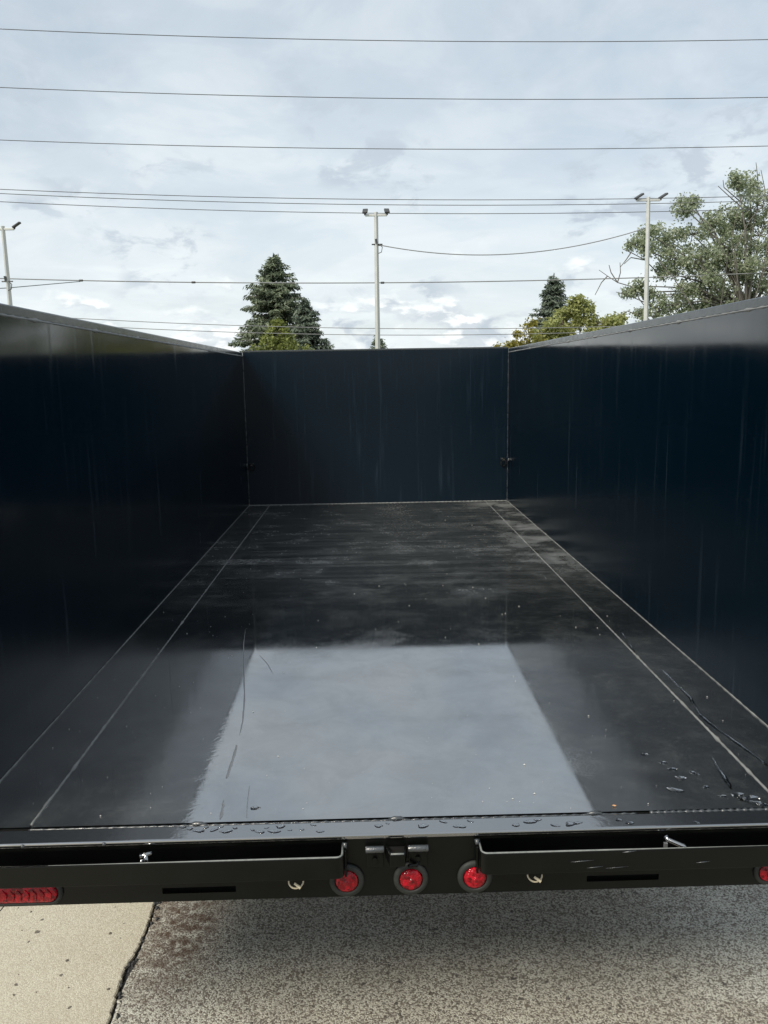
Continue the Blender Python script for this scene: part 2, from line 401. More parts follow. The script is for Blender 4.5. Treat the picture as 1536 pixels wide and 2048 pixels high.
for i, y in enumerate(ys):
    c = joint_x(y); zt = -.008 + random.gauss(0, .0018)
    mb.v += [(c-.02, y, zt), (c, y, zt-.004), (c+.02, y, zt)]
    if i: 
        a = (i-1)*3; mb.f += [(a, a+1, a+4, a+3), (a+1, a+2, a+5, a+4)]
tag(mb.build('pavement_joint', M['tar']), kind='structure')
# crumbs of filler standing out of the joint
cr = MB()
for y in (1.93, 1.99, 2.02, 2.11, 2.13, 2.145, 2.24, 2.31, 2.36, 2.385, 2.41):
    for k in range(random.randint(2, 4)):
        c = Vector((joint_x(y)+random.uniform(-.004, .020), y+random.uniform(-.02, .02), .001)); r = random.uniform(.002, .0055)
        cr.tube([c, c+Vector((random.uniform(-.004, .004), r*1.4, .003)), c+Vector((0, r*2.6, .0))], [r*.5, r, r*.4], 6)
tag(cr.build('joint_filler_crumbs', M['tar'], None, 0, True), kind='stuff')
mb = MB(); n = 40; L = 900
for j in range(n+1):
    for i in range(n+1): mb.v.append((-L+2*L*i/n, -L+2*L*j/n, -.06))
for j in range(n):
    for i in range(n):
        a = j*(n+1)+i; mb.f.append((a, a+1, a+n+2, a+n+1))
tag(mb.build('ground', M['grass']), kind='structure')

pb = MB()
for k in range(420):
    x, y = random.uniform(-2.2, 1.8), random.uniform(1.3, 3.4); r = random.uniform(.0012, .0028)+.004*random.random()**5
    if abs(x-joint_x(y)) < .012: continue
    b0 = len(pb.v); a0 = random.uniform(0, 6.28)
    for a in range(5): pb.v.append((x+r*math.cos(a0+a*1.257)*random.uniform(.7, 1.2), y+r*math.sin(a0+a*1.257)*random.uniform(.7, 1.2), .0))
    for a in range(5): pb.v.append((x+.55*r*math.cos(a0+a*1.257), y+.55*r*math.sin(a0+a*1.257), r*random.uniform(.5, .9)))
    pb.f += [(b0+a, b0+(a+1) % 5, b0+5+(a+1) % 5, b0+5+a) for a in range(5)]+[tuple(b0+5+a for a in range(5))]
tag(pb.build('gravel', plain('dark grit stones', (.10, .088, .075), .85, 0, 1.45, .6, 25)), kind='stuff')

# ------------------------------------------------------------------ dump trailer
WX = 1.015; Y0, Y1 = 1.6835, 6.30; HS, HFW = 1.180, 1.192
T = empty('dump_trailer', (0, 4, 0), 'black steel dump trailer with tall sides and an open wet bed', 'trailer')
def part(mb, name, mat, bevel=0., smooth=False, parent=None, seg=2):
    o = mb.build(name, mat, None, bevel, smooth, seg)
    p = parent or T; o.parent = p
    o.matrix_parent_inverse = Matrix.Translation((0, -4, 0)) if p is T else Matrix.Identity(4)
    return o
Z = ZF
SL, SR = -.854, .8435
# floor plates, finely gridded and slightly dished
def plate(name, x0, x1, nx, ny, dish):
    mb = MB()
    for j in range(ny+1):
        for i in range(nx+1):
            x = x0+(x1-x0)*i/nx; y = Y0+(Y1-Y0)*j/ny
            d = dish*(math.sin(y*2.1+.4)*.5+math.sin(x*3.3+y*1.1)*.5)
            mb.v.append((x, y, Z+d))
    for j in range(ny):
        for i in range(nx):
            a = j*(nx+1)+i; mb.f.append((a, a+1, a+nx+2, a+nx+1))
    n0 = len(mb.v); mb.quadbox(x0, x1, Y0, Y1, Z-.012, Z-.006)
    return part(mb, name, M['floor_paint'], 0, False)
plate('floor_plate', SL+.001, SR-.001, 30, 70, .0008)
plate('floor_side_plate', -WX+.001, SL-.001, 4, 70, .0005)
plate('floor_side_plate', SR+.001, WX-.001, 4, 70, .0005)
def bead(name, p0, p1, r, mat, jit=.25, n=220, lumps=(), sides=6):
    p0, p1 = Vector(p0), Vector(p1); d = p1-p0
    pts = []; rr = []
    for i in range(n+1):
        t = i/n; p = p0+d*t
        k = 1+jit*math.sin(i*1.9)*random.uniform(.3, 1)
        for lt, lr in lumps:
            k += lr*math.exp(-((t-lt)*d.length/.014)**2)
        pts.append(p+Vector((random.gauss(0, r*.10), 0, random.gauss(0, r*.06)))); rr.append(r*max(.35, k))
    return part(MB().tube(pts, rr, sides), name, mat, 0, True)
lm = [(.02, .7), (.06, 1.), (.11, .6), (.20, .9), (.33, 1.), (.44, .7), (.56, .9), (.66, .6), (.8, .8)]
bead('weld_seam', (SL, Y0+.01, Z-.0005), (SL, Y1-.01, Z-.0005), .0030, M['weld'], .3, 420, lm)
bead('weld_seam', (SR, Y0+.01, Z-.0005), (SR, Y1-.01, Z-.0005), .0030, M['weld'], .3, 420, [(a+.015, b) for a, b in lm])
bead('weld_seam', (-WX+.001, Y0+.01, Z+.001), (-WX+.001, Y1-.01, Z+.0), .0021, M['weld'], .4, 320)
bead('weld_seam', (WX-.001, Y0+.01, Z+.001), (WX-.001, Y1-.01, Z+.0), .0023, M['weld'], .4, 320, [(.6, 1.), (.7, 1.5), (.85, 1.2)])
bead('weld_seam', (-WX, Y1-.001, Z+.001), (WX, Y1-.001, Z+.001), .0035, M['weld'], .4, 200)
for s in (-1, 1):
    bead('corner_weld', (s*(WX-.001), Y1-.002, Z+.01), (s*(WX-.001), Y1-.002, Z+HS-.03), .0022, M['weld_dark'], .6, 160, [(k/11+.03, .7) for k in range(11)])
# walls with gentle panel warp
def sheet(name, mat, fn, nu, nv, off):
    mb = MB()
    for j in range(nv+1):
        for i in range(nu+1): mb.v.append(fn(i/nu, j/nv))
    for j in range(nv):
        for i in range(nu):
            a = j*(nu+1)+i; mb.f.append((a, a+1, a+nu+2, a+nu+1))
    n0 = len(mb.v)
    mb.v += [tuple(Vector(v)+off) for v in mb.v[:n0]]
    k = len(mb.f); mb.f += [tuple(n0+i for i in reversed(q)) for q in mb.f[:k]]
    ring = [i for i in range(nu+1)] + [j*(nu+1)+nu for j in range(1, nv+1)] + [nv*(nu+1)+i for i in range(nu-1, -1, -1)] + [j*(nu+1) for j in range(nv-1, 0, -1)]
    for a, b in zip(ring, ring[1:]+ring[:1]):
        m = len(mb.v); mb.v += [mb.v[a], mb.v[b], mb.v[n0+b], mb.v[n0+a]]; mb.f.append((m, m+1, m+2, m+3))
    return part(mb, name, mat, 0, True)
RH = .030
for s in (-1, 1):
    def fn(u, v, s=s):
        y = 1.60+(Y1-1.60)*u; z = Z-.02+(HS-RH+.02)*v
        wv = .0005*math.sin(y*5.2+s)*math.sin(math.pi*v)*math.sin(math.pi*u)
        return (s*(WX+wv), y, z)
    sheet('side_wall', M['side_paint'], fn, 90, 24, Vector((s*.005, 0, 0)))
    x0, x1 = sorted((s*(WX+.0015), s*(WX+.052)))
    part(MB().quadbox(x0, x1, 1.60, Y1+.05, Z+HS-RH+.0005, Z+HS), 'top_rail', M['rail_paint'], .004, False)
    bead('rail_weld', (s*(WX+.0005), 1.61, Z+HS-RH), (s*(WX+.0005), Y1-.005, Z+HS-RH), .0034, M['weld'], .35, 260, [(k/9+.05, 1.3) for k in range(9)])
    for k in range(7):                                          # outer stakes
        y = 1.72+k*.76
        a, b = sorted((s*(WX+.007), s*(WX+.050)))
        part(MB().quadbox(a, b, y-.035, y+.035, Z-.02, Z+HS-RH-.002), 'stake', M['frame_paint'], .003)
def fn(u, v): return (-WX+.001+2*(WX-.001)*u, Y1+.001*math.sin(u*7)*math.sin(math.pi*v)*math.sin(math.pi*u), Z-.01+(HFW-.012+.01)*v)
sheet('front_wall', M['front_paint'], fn, 40, 24, Vector((0, .005, 0)))
part(MB().quadbox(-WX+.003, WX-.003, Y1+.001, Y1+.051, Z+HFW-.0115, Z+HFW), 'front_top_rail', M['rail_paint'], .002)
# lashing rings in the front corners
for s, px, py in ((-1, 503, 936), (1, 1005, 925)):
    p = at(px, py, Y1-.03); c = Vector((s*(WX-.035), Y1-.006, p.z))
    r = MB().quadbox(c.x-.018, c.x+.018, c.y-.002, c.y+.004, c.z+.014, c.z+.034)
    ro = part(r, 'lashing_plate', M['weld_dark'], .002)
    ring = [(c.x+.020*math.cos(a), c.y-.016-.010*math.sin(a), c.z+.002+.030*math.sin(a)) for a in np.linspace(0, 2*math.pi, 25)]
    part(MB().tube(ring, .0052, 8, False), 'lashing_ring', M['frame_paint'], 0, True)
    b0 = Vector((s*(WX-.004), Y1-.10, c.z+.03))
    part(MB().tube([b0, b0-Vector((s*.010, 0, 0))], .012, 6), 'bolt_head', M['weld_dark'], .001)
# rear sill
YS = 1.618
part(MB().quadbox(-1.06, 1.06, YS, Y0-.009, Z-.0135, Z-.001), 'rear_sill', M['sill_paint'], .0045, False, seg=4)
part(MB().quadbox(-1.0, 1.0, Y0-.0085, Y0-.0015, Z-.030, Z-.007), 'sill_groove', M['void'])
bead('sill_weld', (SL, Y0-.006, Z-.004), (SR*.6, Y0-.006, Z-.004), .0026, M['weld_dark'], .5, 200)
bead('sill_weld', (SR*.6+.03, Y0-.005, Z-.003), (SR+.14, Y0-.005, Z-.003), .0038, M['weld_dark'], .6, 90)
for px in (400, 795, 1190):                                     # lumps where floor and sill are tacked
    c = atz(px, 1640-(px-400)*.021, Z)
    pts = [(c.x-.022, Y0-.004, Z-.003), (c.x-.008, Y0-.005, Z), (c.x+.007, Y0-.004, Z-.0005), (c.x+.022, Y0-.005, Z-.004)]
    part(MB().tube(pts, [.002, .0052, .0046, .002], 7), 'tack_weld', M['weld_dark'], 0, True)
for px in (42, 205):
    c = atz(px, 1692-px*.025, Z)
    part(MB().tube([(c.x-.004, YS+.004, Z-.004), (c.x, YS, Z-.006), (c.x+.004, YS+.003, Z-.012)], [.002, .005, .002], 7), 'tack_weld', M['weld_dark'], 0, True)
# rear frame panel with ramp pockets and slots
XC = -.007
def holed(xs, zs, holes, y0, y1):
    mb = MB(); nx, nz = len(xs)-1, len(zs)-1
    solid = lambda i, j: 0 <= i < nx and 0 <= j < nz and not any(xs[i] >= h[0]-1e-6 and xs[i+1] <= h[1]+1e-6 and zs[j] >= h[2]-1e-6 and zs[j+1] <= h[3]+1e-6 for h in holes)
    idx = {}
    def V(i, j, k):
        if (i, j, k) not in idx: idx[(i, j, k)] = len(mb.v); mb.v.append((xs[i], (y0, y1)[k], zs[j]))
        return idx[(i, j, k)]
    for i in range(nx):
        for j in range(nz):
            if not solid(i, j): continue
            mb.f.append((V(i, j, 0), V(i+1, j, 0), V(i+1, j+1, 0), V(i, j+1, 0)))
            mb.f.append((V(i, j, 1), V(i, j+1, 1), V(i+1, j+1, 1), V(i+1, j, 1)))
            for di, dj, a, b in ((-1, 0, (i, j), (i, j+1)), (1, 0, (i+1, j), (i+1, j+1)), (0, -1, (i, j), (i+1, j)), (0, 1, (i, j+1), (i+1, j+1))):
                if not solid(i+di, j+dj): mb.f.append((V(*a, 0), V(*b, 0), V(*b, 1), V(*a, 1)))
    return mb
PT, PB = Z-.0145, Z-.150
holes = [(-1.0, XC-.150, Z-.088, Z-.020), (XC+.150, 1.0, Z-.088, Z-.020), (XC-.545, XC-.385, Z-.131, Z-.117), (XC+.388, XC+.548, Z-.131, Z-.117)]
xs = sorted({-1.06, 1.06, *[h[0] for h in holes], *[h[1] for h in holes]}); zs = sorted({PT, PB, *[h[2] for h in holes], *[h[3] for h in holes]})
YP = 1.622
part(holed(xs, zs, holes, YP, YP+.008), 'rear_panel', M['frame_paint'])
part(MB().quadbox(-1.055, 1.055, YP+.14, YP+.146, PB+.002, Z-.016), 'pocket_back', M['void'])
part(MB().quadbox(-1.055, 1.055, YP+.009, YP+.139, PB+.002, PB+.008), 'pocket_floor', M['void'])
# ramp guards: bent flat bar, plan outline with a rounded return
YG = 1.568
for s in (-1, 1):
    xe = XC+s*.145; xo = s*1.06; r, th = .016, .007
    outer = [(xo, YG)]
    for k in range(7):
        a = math.pi/2*k/6; outer.append((xe-s*r*(-1)*0 + (-s*(-r))*0 + (s*r if s > 0 else -r)*0 + (xe*0) + (s*0), 0) if False else (xe + s*r*(1-math.sin(a)), YG+r*(1-math.cos(a))))
    outer.append((xe, YP-.0005))
    ri = r-th
    inner = [(xe+s*th, YP-.0005)]
    for k in range(6, -1, -1):
        a = math.pi/2*k/6; inner.append((xe+s*th + s*ri*(1-math.sin(a)), YG+th+ri*(1-math.cos(a))))
    inner.append((xo, YG+th))
    go = part(MB().prism(outer+inner, Z-.072, Z-.024), 'ramp_guard', M['frame_paint'], .0012)
    # pale worn top edge
    path = outer
    wear = MB(); 
    mid = [((a[0]+b[0])/2, (a[1]+b[1])/2) for a, b in zip(outer, reversed(inner))]
    L = []; 
    xs_ = np.linspace(xe+s*.018, xe+s*.62, 40)
    pts = [(mid[-1][0], mid[-1][1]-.004, Z-.0238)] + [(m[0], m[1], Z-.0238) for m in reversed(mid[1:-1])] + [(x, YG+th/2, Z-.0238) for x in xs_]
    rr = [.0010]*len(pts); 
    rr = [max(.0005, .0021*(1-max(0, i-20)/30)) for i in range(len(pts))]
    part(MB().tube(pts, rr, 6), 'worn_edge', M['chip'], 0, True)
    # upright end flange up to the sill
    a, b = sorted((xe, xe-s*.005))
    part(MB().quadbox(a, b, YG+.030, YP-.0006, Z-.088, Z-.026), 'guard_flange', M['frame_paint'], .0012)
    part(MB().tube([(xe-s*.002, YP-.014, Z-.026), (xe-s*.002, YP-.009, Z-.020), (xe+s*.004, YP-.006, Z-.019)], [.004, .0065, .003], 7), 'flange_weld', M['weld_dark'], 0, True)
# scuffs on the right guard
for x0, x1, z, t_ in ((.33, .38, -.047, .0012), (.365, .40, -.062, .0010), (.405, .455, -.064, .0007), (.60, .63, -.057, .0012), (.44, .47, -.028, .0016)):
    part(MB().tube([(x0, YG-.0002, Z+z), ((x0+x1)/2, YG-.0006, Z+z+.0015), (x1, YG-.0002, Z+z+.003)], [t_*.4, t_, t_*.3], 5), 'scuff_mark', M['weld_dark'], 0, True)
# locking pins in the pockets
c = at(292, 1716, 1.60)
pin = part(MB().tube([(c.x, 1.600, Z-.062), (c.x, 1.600, Z-.022)], .0055, 10).tube([(c.x-.012, 1.596, Z-.0235), (c.x+.012, 1.604, Z-.0215)], .0042, 8).tube([(c.x-.007, 1.592, Z-.028), (c.x-.010, 1.590, Z-.044)], .003, 6), 'locking_pin', M['sill_paint'], 0, True)
c = at(1340, 1678, 1.605)
part(MB().tube([(c.x-.008, 1.612, Z-.020), (c.x-.004, 1.607, Z-.026), (c.x+.022, 1.582, Z-.027), (c.x+.026, 1.580, Z-.031)], [.006, .0055, .0055, .004], 9), 'locking_pin', M['sill_paint'], 0, True)
part(MB().quadbox(c.x-.014, c.x-.006, 1.60, 1.606, Z-.06, Z-.030), 'pin_tab', M['rim'], .001)
# round lamps
def lamp_round(x):
    c = (x, YP, Z-.109)
    gz = part(MB().lathe([(.0385, -.0005), (.0385, -.004), (.035, -.0075), (.0285, -.009), (.0262, -.0075), (.0255, -.003), (.0255, -.0005)], c, 'y', 40), 'round_lamp', M['rubber'], 0, True)
    ln = MB().lathe([(.0252, -.002), (.0250, -.006), (.0235, -.0095), (.018, -.0120), (.010, -.0134), (.003, -.0138), (.0028, -.0148), (.0005, -.0150)], c, 'y', 40).build('lens', M['lens'], None, 0, True)
    ln.parent = gz
    rb = MB()
    for k in range(3):
        a = math.pi*k/3+.4; rb.tube([(c[0]-.021*math.cos(a), c[1]-.0105, c[2]-.021*math.sin(a)), (c[0], c[1]-.0139, c[2]), (c[0]+.021*math.cos(a), c[1]-.0105, c[2]+.021*math.sin(a))], .0007, 5)
    q = rb.build('lens_rib', M['lens'], None, 0, True); q.parent = gz
for k in (-1, 0, 1): lamp_round(XC-.001+k*.1405)
# oval lamps
for s in (-1, 1):
    cx, cz = XC+s*.848, Z-.117
    def oval(hl, hr, prof):
        mb = MB(); n = 40
        for r, h in prof:
            for k in range(n):
                a = 2*math.pi*k/n; ca, sa = math.cos(a), math.sin(a)
                mb.v.append((cx+math.copysign(hl, ca)*(1 if abs(ca) > 1e-6 else 0)+r*ca, YP+h, cz+r*sa*hr))
        for i in range(len(prof)-1):
            for k in range(n):
                a, b = i*n+k, i*n+(k+1) % n; mb.f.append((a, b, b+n, a+n))
        mb.f.append(tuple(range(n))); m = (len(prof)-1)*n; mb.f.append(tuple(m+k for k in range(n)))
        return mb
    gz = part(oval(.058, 1., [(.031, -.0005), (.031, -.004), (.028, -.007), (.0235, -.008), (.0215, -.006), (.021, -.0005)]), 'oval_lamp', M['rubber'], 0, True)
    ln = oval(.058, 1., [(.0205, -.002), (.0205, -.008), (.018, -.011), (.010, -.0122), (.003, -.0124)]).build('lens', M['lens'], None, 0, True); ln.parent = gz
    for k in range(9):
        x = cx-.064+k*.016
        q = MB().tube([(x-.005, YP-.0125, cz+.013), (x+.003, YP-.0137, cz+.002), (x+.001, YP-.0128, cz-.013)], [.0012, .0022, .0008], 6).build('lens_rib', M['lens'], None, 0, True); q.parent = gz
# centre latch
for x0, x1, nm in ((-.106, -.066, 1), (-.014, .030, 2)):
    part(MB().quadbox(x0+.002, x1-.002, YP-.005, YP-.0005, Z-.078, Z-.034), 'latch_plate', M['frame_paint'], .0015)
    part(MB().tube([(x0, YP-.013, Z-.031), (x1, YP-.013, Z-.031)], .0072, 14), 'latch_barrel', M['weld_dark'], .0008, True)
    part(MB().tube([((x0+x1)/2, YP-.0055, Z-.058), ((x0+x1)/2, YP-.0115, Z-.058)], .0055, 6), 'bolt_head', M['frame_paint'], .0008)
part(MB().quadbox(-.060, -.020, YP-.0035, YP-.0008, Z-.062, Z-.033), 'latch_recess', M['void'])
part(MB().prism([(-.064, YP-.006), (-.054, 1.578), (-.022, 1.578), (-.016, YP-.006), (-.021, YP-.006), (-.026, 1.584), (-.050, 1.584), (-.058, YP-.006)], Z-.054, Z-.026), 'latch_lug', M['frame_paint'], .0012)
part(MB().tube([(-.052, 1.581, Z-.0258), (-.024, 1.581, Z-.0258)], .0022, 6), 'worn_edge', M['chip'], 0, True)
part(MB().tube([(-.013, YP-.02, Z-.068), (.004, YP-.008, Z-.074), (.010, YP-.003, Z-.064)], .004, 8), 'latch_cable', M['frame_paint'], 0, True)
# plastic tie loops
for px, py in ((592, 1768), (1070, 1755)):
    c = at(px, py, 1.612)
    arc = [(c.x+.016*math.cos(a), 1.616-.014*math.sin(a*1.0-math.pi) if False else 1.616-.012*abs(math.sin(a)), c.z+.004+.009*math.sin(a)) for a in np.linspace(math.pi*.95, 2.02*math.pi, 14)]
    part(MB().tube(arc, .0018, 7), 'tie_loop', M['ivory'], 0, True)
    part(MB().tube([(c.x-.003, 1.607, c.z+.005), (c.x+.011, 1.601, c.z-.003)], [.0028, .0038], 6), 'tie_head', M['ivory'], .0008)
# drooping wire under the left lamp
c = at(0, 1822, 1.64)
part(MB().tube([(c.x-.06, 1.64, Z-.148), (c.x-.03, 1.64, Z-.160), (c.x, 1.64, c.z), (c.x+.015, 1.64, Z-.156), (c.x+.018, 1.64, Z-.148)], .0016, 6), 'lamp_wire', M['rubber'], 0, True)
# frame under the bed, wheels, tongue
for s in (-1, 1):
    a, b = sorted((s*.42, s*.50)); part(MB().quadbox(a, b, 1.80, 7.4, Z-.20, Z-.07), 'frame_rail', M['frame_paint'], .004)
    a, b = sorted((s*1.015, s*1.055)); part(MB().quadbox(a, b, 1.63, Y1, Z-.10, Z-.022), 'side_rail', M['frame_paint'], .003)
    for k in range(2):
        y = 3.75+k*.88; cx = s*1.19
        wh = part(MB().lathe([(.17, -.10), (.30, -.11), (.345, -.095), (.37, -.06), (.37, .06), (.345, .095), (.30, .11), (.17, .10)], (cx, y, .37), 'x', 40), 'wheel', M['tyre'], 0, True)
        q = MB().lathe([(.05, s*.085), (.13, s*.07), (.165, s*.10), (.20, s*.108), (.20, s*.09), (.19, -s*.09)], (cx, y, .37), 'x', 32).build('rim', M['rim'], None, 0, True); q.parent = wh
    fen = MB(); a, b = sorted((s*1.062, s*1.34)); yc = 4.19
    top = [(yc-.98, .42), (yc-.80, .72), (yc-.62, .80), (yc+.62, .80), (yc+.80, .72), (yc+.98, .42)]
    for (ya, za), (yb, zb) in zip(top, top[1:]):
        n0 = len(fen.v)
        fen.v += [(a, ya, za), (b, ya, za), (b, yb, zb), (a, yb, zb), (a, ya, za+.004), (b, ya, za+.004), (b, yb, zb+.004), (a, yb, zb+.004)]
        fen.f += [tuple(n0+i for i in q) for q in ((0, 3, 2, 1), (4, 5, 6, 7), (0, 1, 5, 4), (2, 3, 7, 6), (1, 2, 6, 5), (3, 0, 4, 7))]
    part(fen, 'fender', M['frame_paint'])
    part(MB().tube([(s*.46, 6.36, Z-.14), (s*.03, 8.0, Z-.14)], .055, 8), 'tongue_bar', M['frame_paint'], 0, True)
for k in range(2): part(MB().tube([(-1.08, 3.75+k*.88, .37), (1.08, 3.75+k*.88, .37)], .04, 12), 'axle', M['frame_paint'], 0, True)
for k in range(9): part(MB().quadbox(-1.01, 1.01, 1.95+k*.52, 2.0+k*.52, Z-.068, Z-.0125), 'crossmember', M['frame_paint'], .002)
part(MB().tube([(0, 7.8, 0), (0, 7.8, .02), (0, 7.8, .021), (0, 7.8, 1.0)], [.10, .10, .035, .035], 14), 'jack_leg', M['frame_paint'], 0, False)
part(MB().tube([(0, 8.0, Z-.14), (0, 8.22, Z-.12)], .06, 10), 'coupler', M['frame_paint'], 0, True)
# scuffs and scratches in the floor paint (thin ribbons)
def ribbon(px, w_, name, mat, h=.0007):
    pts = [atz(x, y, Z) for x, y in px]; dense = []
    for a, b in zip(pts, pts[1:]):
        for k in range(8): dense.append(a.lerp(b, k/8)+Vector((random.gauss(0, w_*.15), 0, 0)))
    mb = MB()
    for i, p in enumerate(dense):
        d = (dense[min(i+1, len(dense)-1)]-dense[max(0, i-1)]).normalized(); q = Vector((-d.y, d.x, 0))
        ww = w_*random.uniform(.6, 1.2)*math.sin(math.pi*(i+.6)/(len(dense)+.2))**.4
        mb.v += [tuple(p-q*ww+Vector((0, 0, h*.5))), tuple(p+Vector((0, 0, h))), tuple(p+q*ww+Vector((0, 0, h*.5)))]
        if i: a = (i-1)*3; mb.f += [(a, a+1, a+4, a+3), (a+1, a+2, a+5, a+4)]
    return part(mb, name, mat, 0, True)
ribbon([(491, 1258), (487, 1290), (489, 1400), (486, 1440), (478, 1475)], .0024, 'scuff_mark', M['scuff'])
ribbon([(474, 1490), (462, 1530), (451, 1560)], .0040, 'scuff_mark', M['scuff'])
ribbon([(499, 1572), (495, 1605), (493, 1640)], .0012, 'scuff_mark', M['scuff'])
ribbon([(518, 1310), (535, 1328), (547, 1350)], .0016, 'scuff_mark', M['scuff'])
ribbon([(448, 1600), (444, 1625), (440, 1640)], .0035, 'scuff_mark', M['scuff'])

# ------------------------------------------------------------------ wet things resting on the trailer
def drop(c, rx, ry, h, rot, name='water_drop'):
    mb = MB(); n = 18
    ph = [random.uniform(0, 6.28) for _ in range(3)]
    rr = [1+.18*math.sin(2*math.pi*k/n*2+ph[0])+.12*math.sin(2*math.pi*k/n*3+ph[1]) for k in range(n)]
    prof = [(1., 0.), (.93, .42), (.80, .72), (.55, .92), (.25, 1.)]
    h *= .65
    for r, z in prof:
        for k in range(n):
            a = 2*math.pi*k/n; mb.v.append((r*rr[k]*rx*math.cos(a), r*rr[k]*ry*math.sin(a), z*h))
    mb.v.append((0, 0, h*1.02)); top = len(mb.v)-1
    for i in range(len(prof)-1):
        for k in range(n):
            a, b = i*n+k, i*n+(k+1) % n; mb.f.append((a, b, b+n, a+n))
    m = (len(prof)-1)*n
    for k in range(n): mb.f.append((m+k, m+(k+1) % n, top))
    mb.f.append(tuple(range(n)))
    o = mb.build(name, M['water'], None, 0, True); o.location = c; o.rotation_euler = (0, 0, rot)
    return o
sd = [(366, 1652, 1.), (380, 1658, .9), (398, 1662, 1.4), (412, 1655, .8), (428, 1660, 1.1), (441, 1654, .7), (452, 1663, 1.5), (470, 1656, .8), (505, 1660, .7), (520, 1664, 1.2), (533, 1656, .6),
      (548, 1663, 1.5), (561, 1653, 1.4), (580, 1660, .6), (604, 1659, .7), (626, 1650, .8), (640, 1663, 1.), (757, 1652, 1.2), (775, 1647, .6), (846, 1652, 1.6), (886, 1643, 1.1), (920, 1653, 1.5), (940, 1642, .9),
      (1032, 1650, 1.2), (1062, 1643, 1.8), (1076, 1640, 1.), (1110, 1651, 1.1), (1140, 1648, 1.6), (1155, 1646, 1.2), (1238, 1640, 1.), (1260, 1646, 1.2), (1392, 1645, .9)]
for px, py, k in sd:
    c = atz(px, py, Z-.001); c.y = min(max(c.y, YS+.012), Y0-.016)
    o = drop(c-Vector((0, 0, .0003)), .0088*k, .0052*k, .0022+.0006*k, random.uniform(-.5, .5))
    tag(o, 'clear water drop lying on the black rear sill of the trailer bed', 'water drop', 'water drops on the rear sill')
fd = [(1345, 1538, 1.2), (1362, 1556, 1.6), (1385, 1545, 1.1), (1350, 1580, 1.9), (1412, 1574, .9), (1445, 1592, 1.), (1290, 1508, 1.), (1326, 1525, 1.1), (1475, 1590, 1.8), (1500, 1597, 2.4), (1395, 1548, .7), (510, 1616, 1.3)]
for px, py, k in fd:
    c = atz(px, py, Z)
    o = drop(c+Vector((0, 0, .0004)), .0095*k, .0060*k, .0018, random.uniform(-.4, .4))
    tag(o, 'small water drop lying flat on the black bed floor plate', 'water drop', 'water drops on the bed floor')
def trickle(px, w_, label):
    pts = [atz(x, y, Z) for x, y in px]; dense = []
    for a, b in zip(pts, pts[1:]):
        for k in range(6): dense.append(a.lerp(b, k/6)+Vector((random.gauss(0, w_*.12), 0, .0008)))
    dense.append(pts[-1]+Vector((0, 0, .0008)))
    mb = MB(); n = len(dense)
    for i, p in enumerate(dense):
        d = (dense[min(i+1, n-1)]-dense[max(0, i-1)]).normalized(); q = Vector((-d.y, d.x, 0)); ww = w_*(.85+.2*math.sin(i*.7))*(.25+min(1, 3*i/n))*min(1, (n-i)/3)
        for a in (-1, -.55, 0, .55, 1): mb.v.append(tuple(p+q*ww*a+Vector((0, 0, .0022*(1-a*a)))))
        if i:
            k = (i-1)*5; mb.f += [(k+j, k+j+1, k+j+6, k+j+5) for j in range(4)] + [(k+4, k, k+5, k+9)]
    mb.f += [(0, 4, 3, 2, 1), tuple((n-1)*5+j for j in range(5))]
    return tag(mb.build('water_trickle', M['water'], None, 0, True), label, 'water trickle')
trickle([(1322, 1337), (1352, 1368), (1380, 1395), (1400, 1430), (1440, 1462), (1480, 1490), (1536, 1532)], .0042, 'long thin water trickle between the floor seam and the right wall')
trickle([(1425, 1516), (1437, 1538), (1452, 1560), (1463, 1577)], .0048, 'short crooked water trickle beside the drops on the bed floor')
trickle([(1243, 1264), (1255, 1284), (1270, 1304)], .0030, 'tiny water trickle touching the weld seam of the bed floor')
trickle([(1478, 1592), (1495, 1602), (1520, 1608), (1545, 1612)], .0075, 'wide water puddle lying against the rear sill under the seam')
# dead leaf
c = atz(1228, 1612, Z+.001)
mb = MB(); mb.v = [(-.007, 0, .001), (-.002, .004, .003), (.005, .003, .0015), (.008, -.001, .003), (.002, -.004, .001), (-.004, -.003, .003), (0, 0, .0045)]
mb.f = [(0, 1, 6), (1, 2, 6), (2, 3, 6), (3, 4, 6), (4, 5, 6), (5, 0, 6)]
o = mb.build('leaf_scrap', plain('dry leaf', (.55, .28, .12), .7)); o.location = c; o.scale = (.7, .7, .7); tag(o, 'scrap of dry orange leaf on the black bed floor', 'leaf')
# grit
gt = MB()
for k in range(230):
    x, y = random.uniform(-.98, .98), 1.70+4.5*random.random()**1.6
    r = random.uniform(.0005, .0007)+.0016*random.random()**4; b0 = len(gt.v)
    gt.v += [(x-r*1.6, y, Z+.0012), (x+r, y-r, Z+.0012), (x+r, y+r, Z+.0012), (x, y, Z+.0012+r*1.3)]
    gt.f += [(b0, b0+1, b0+3), (b0+1, b0+2, b0+3), (b0+2, b0, b0+3), (b0, b0+2, b0+1)]
tag(gt.build('grit', plain('pale grit', (.42, .42, .40), .6)), 'pale grit scattered over the black bed floor', 'grit', kind='stuff')

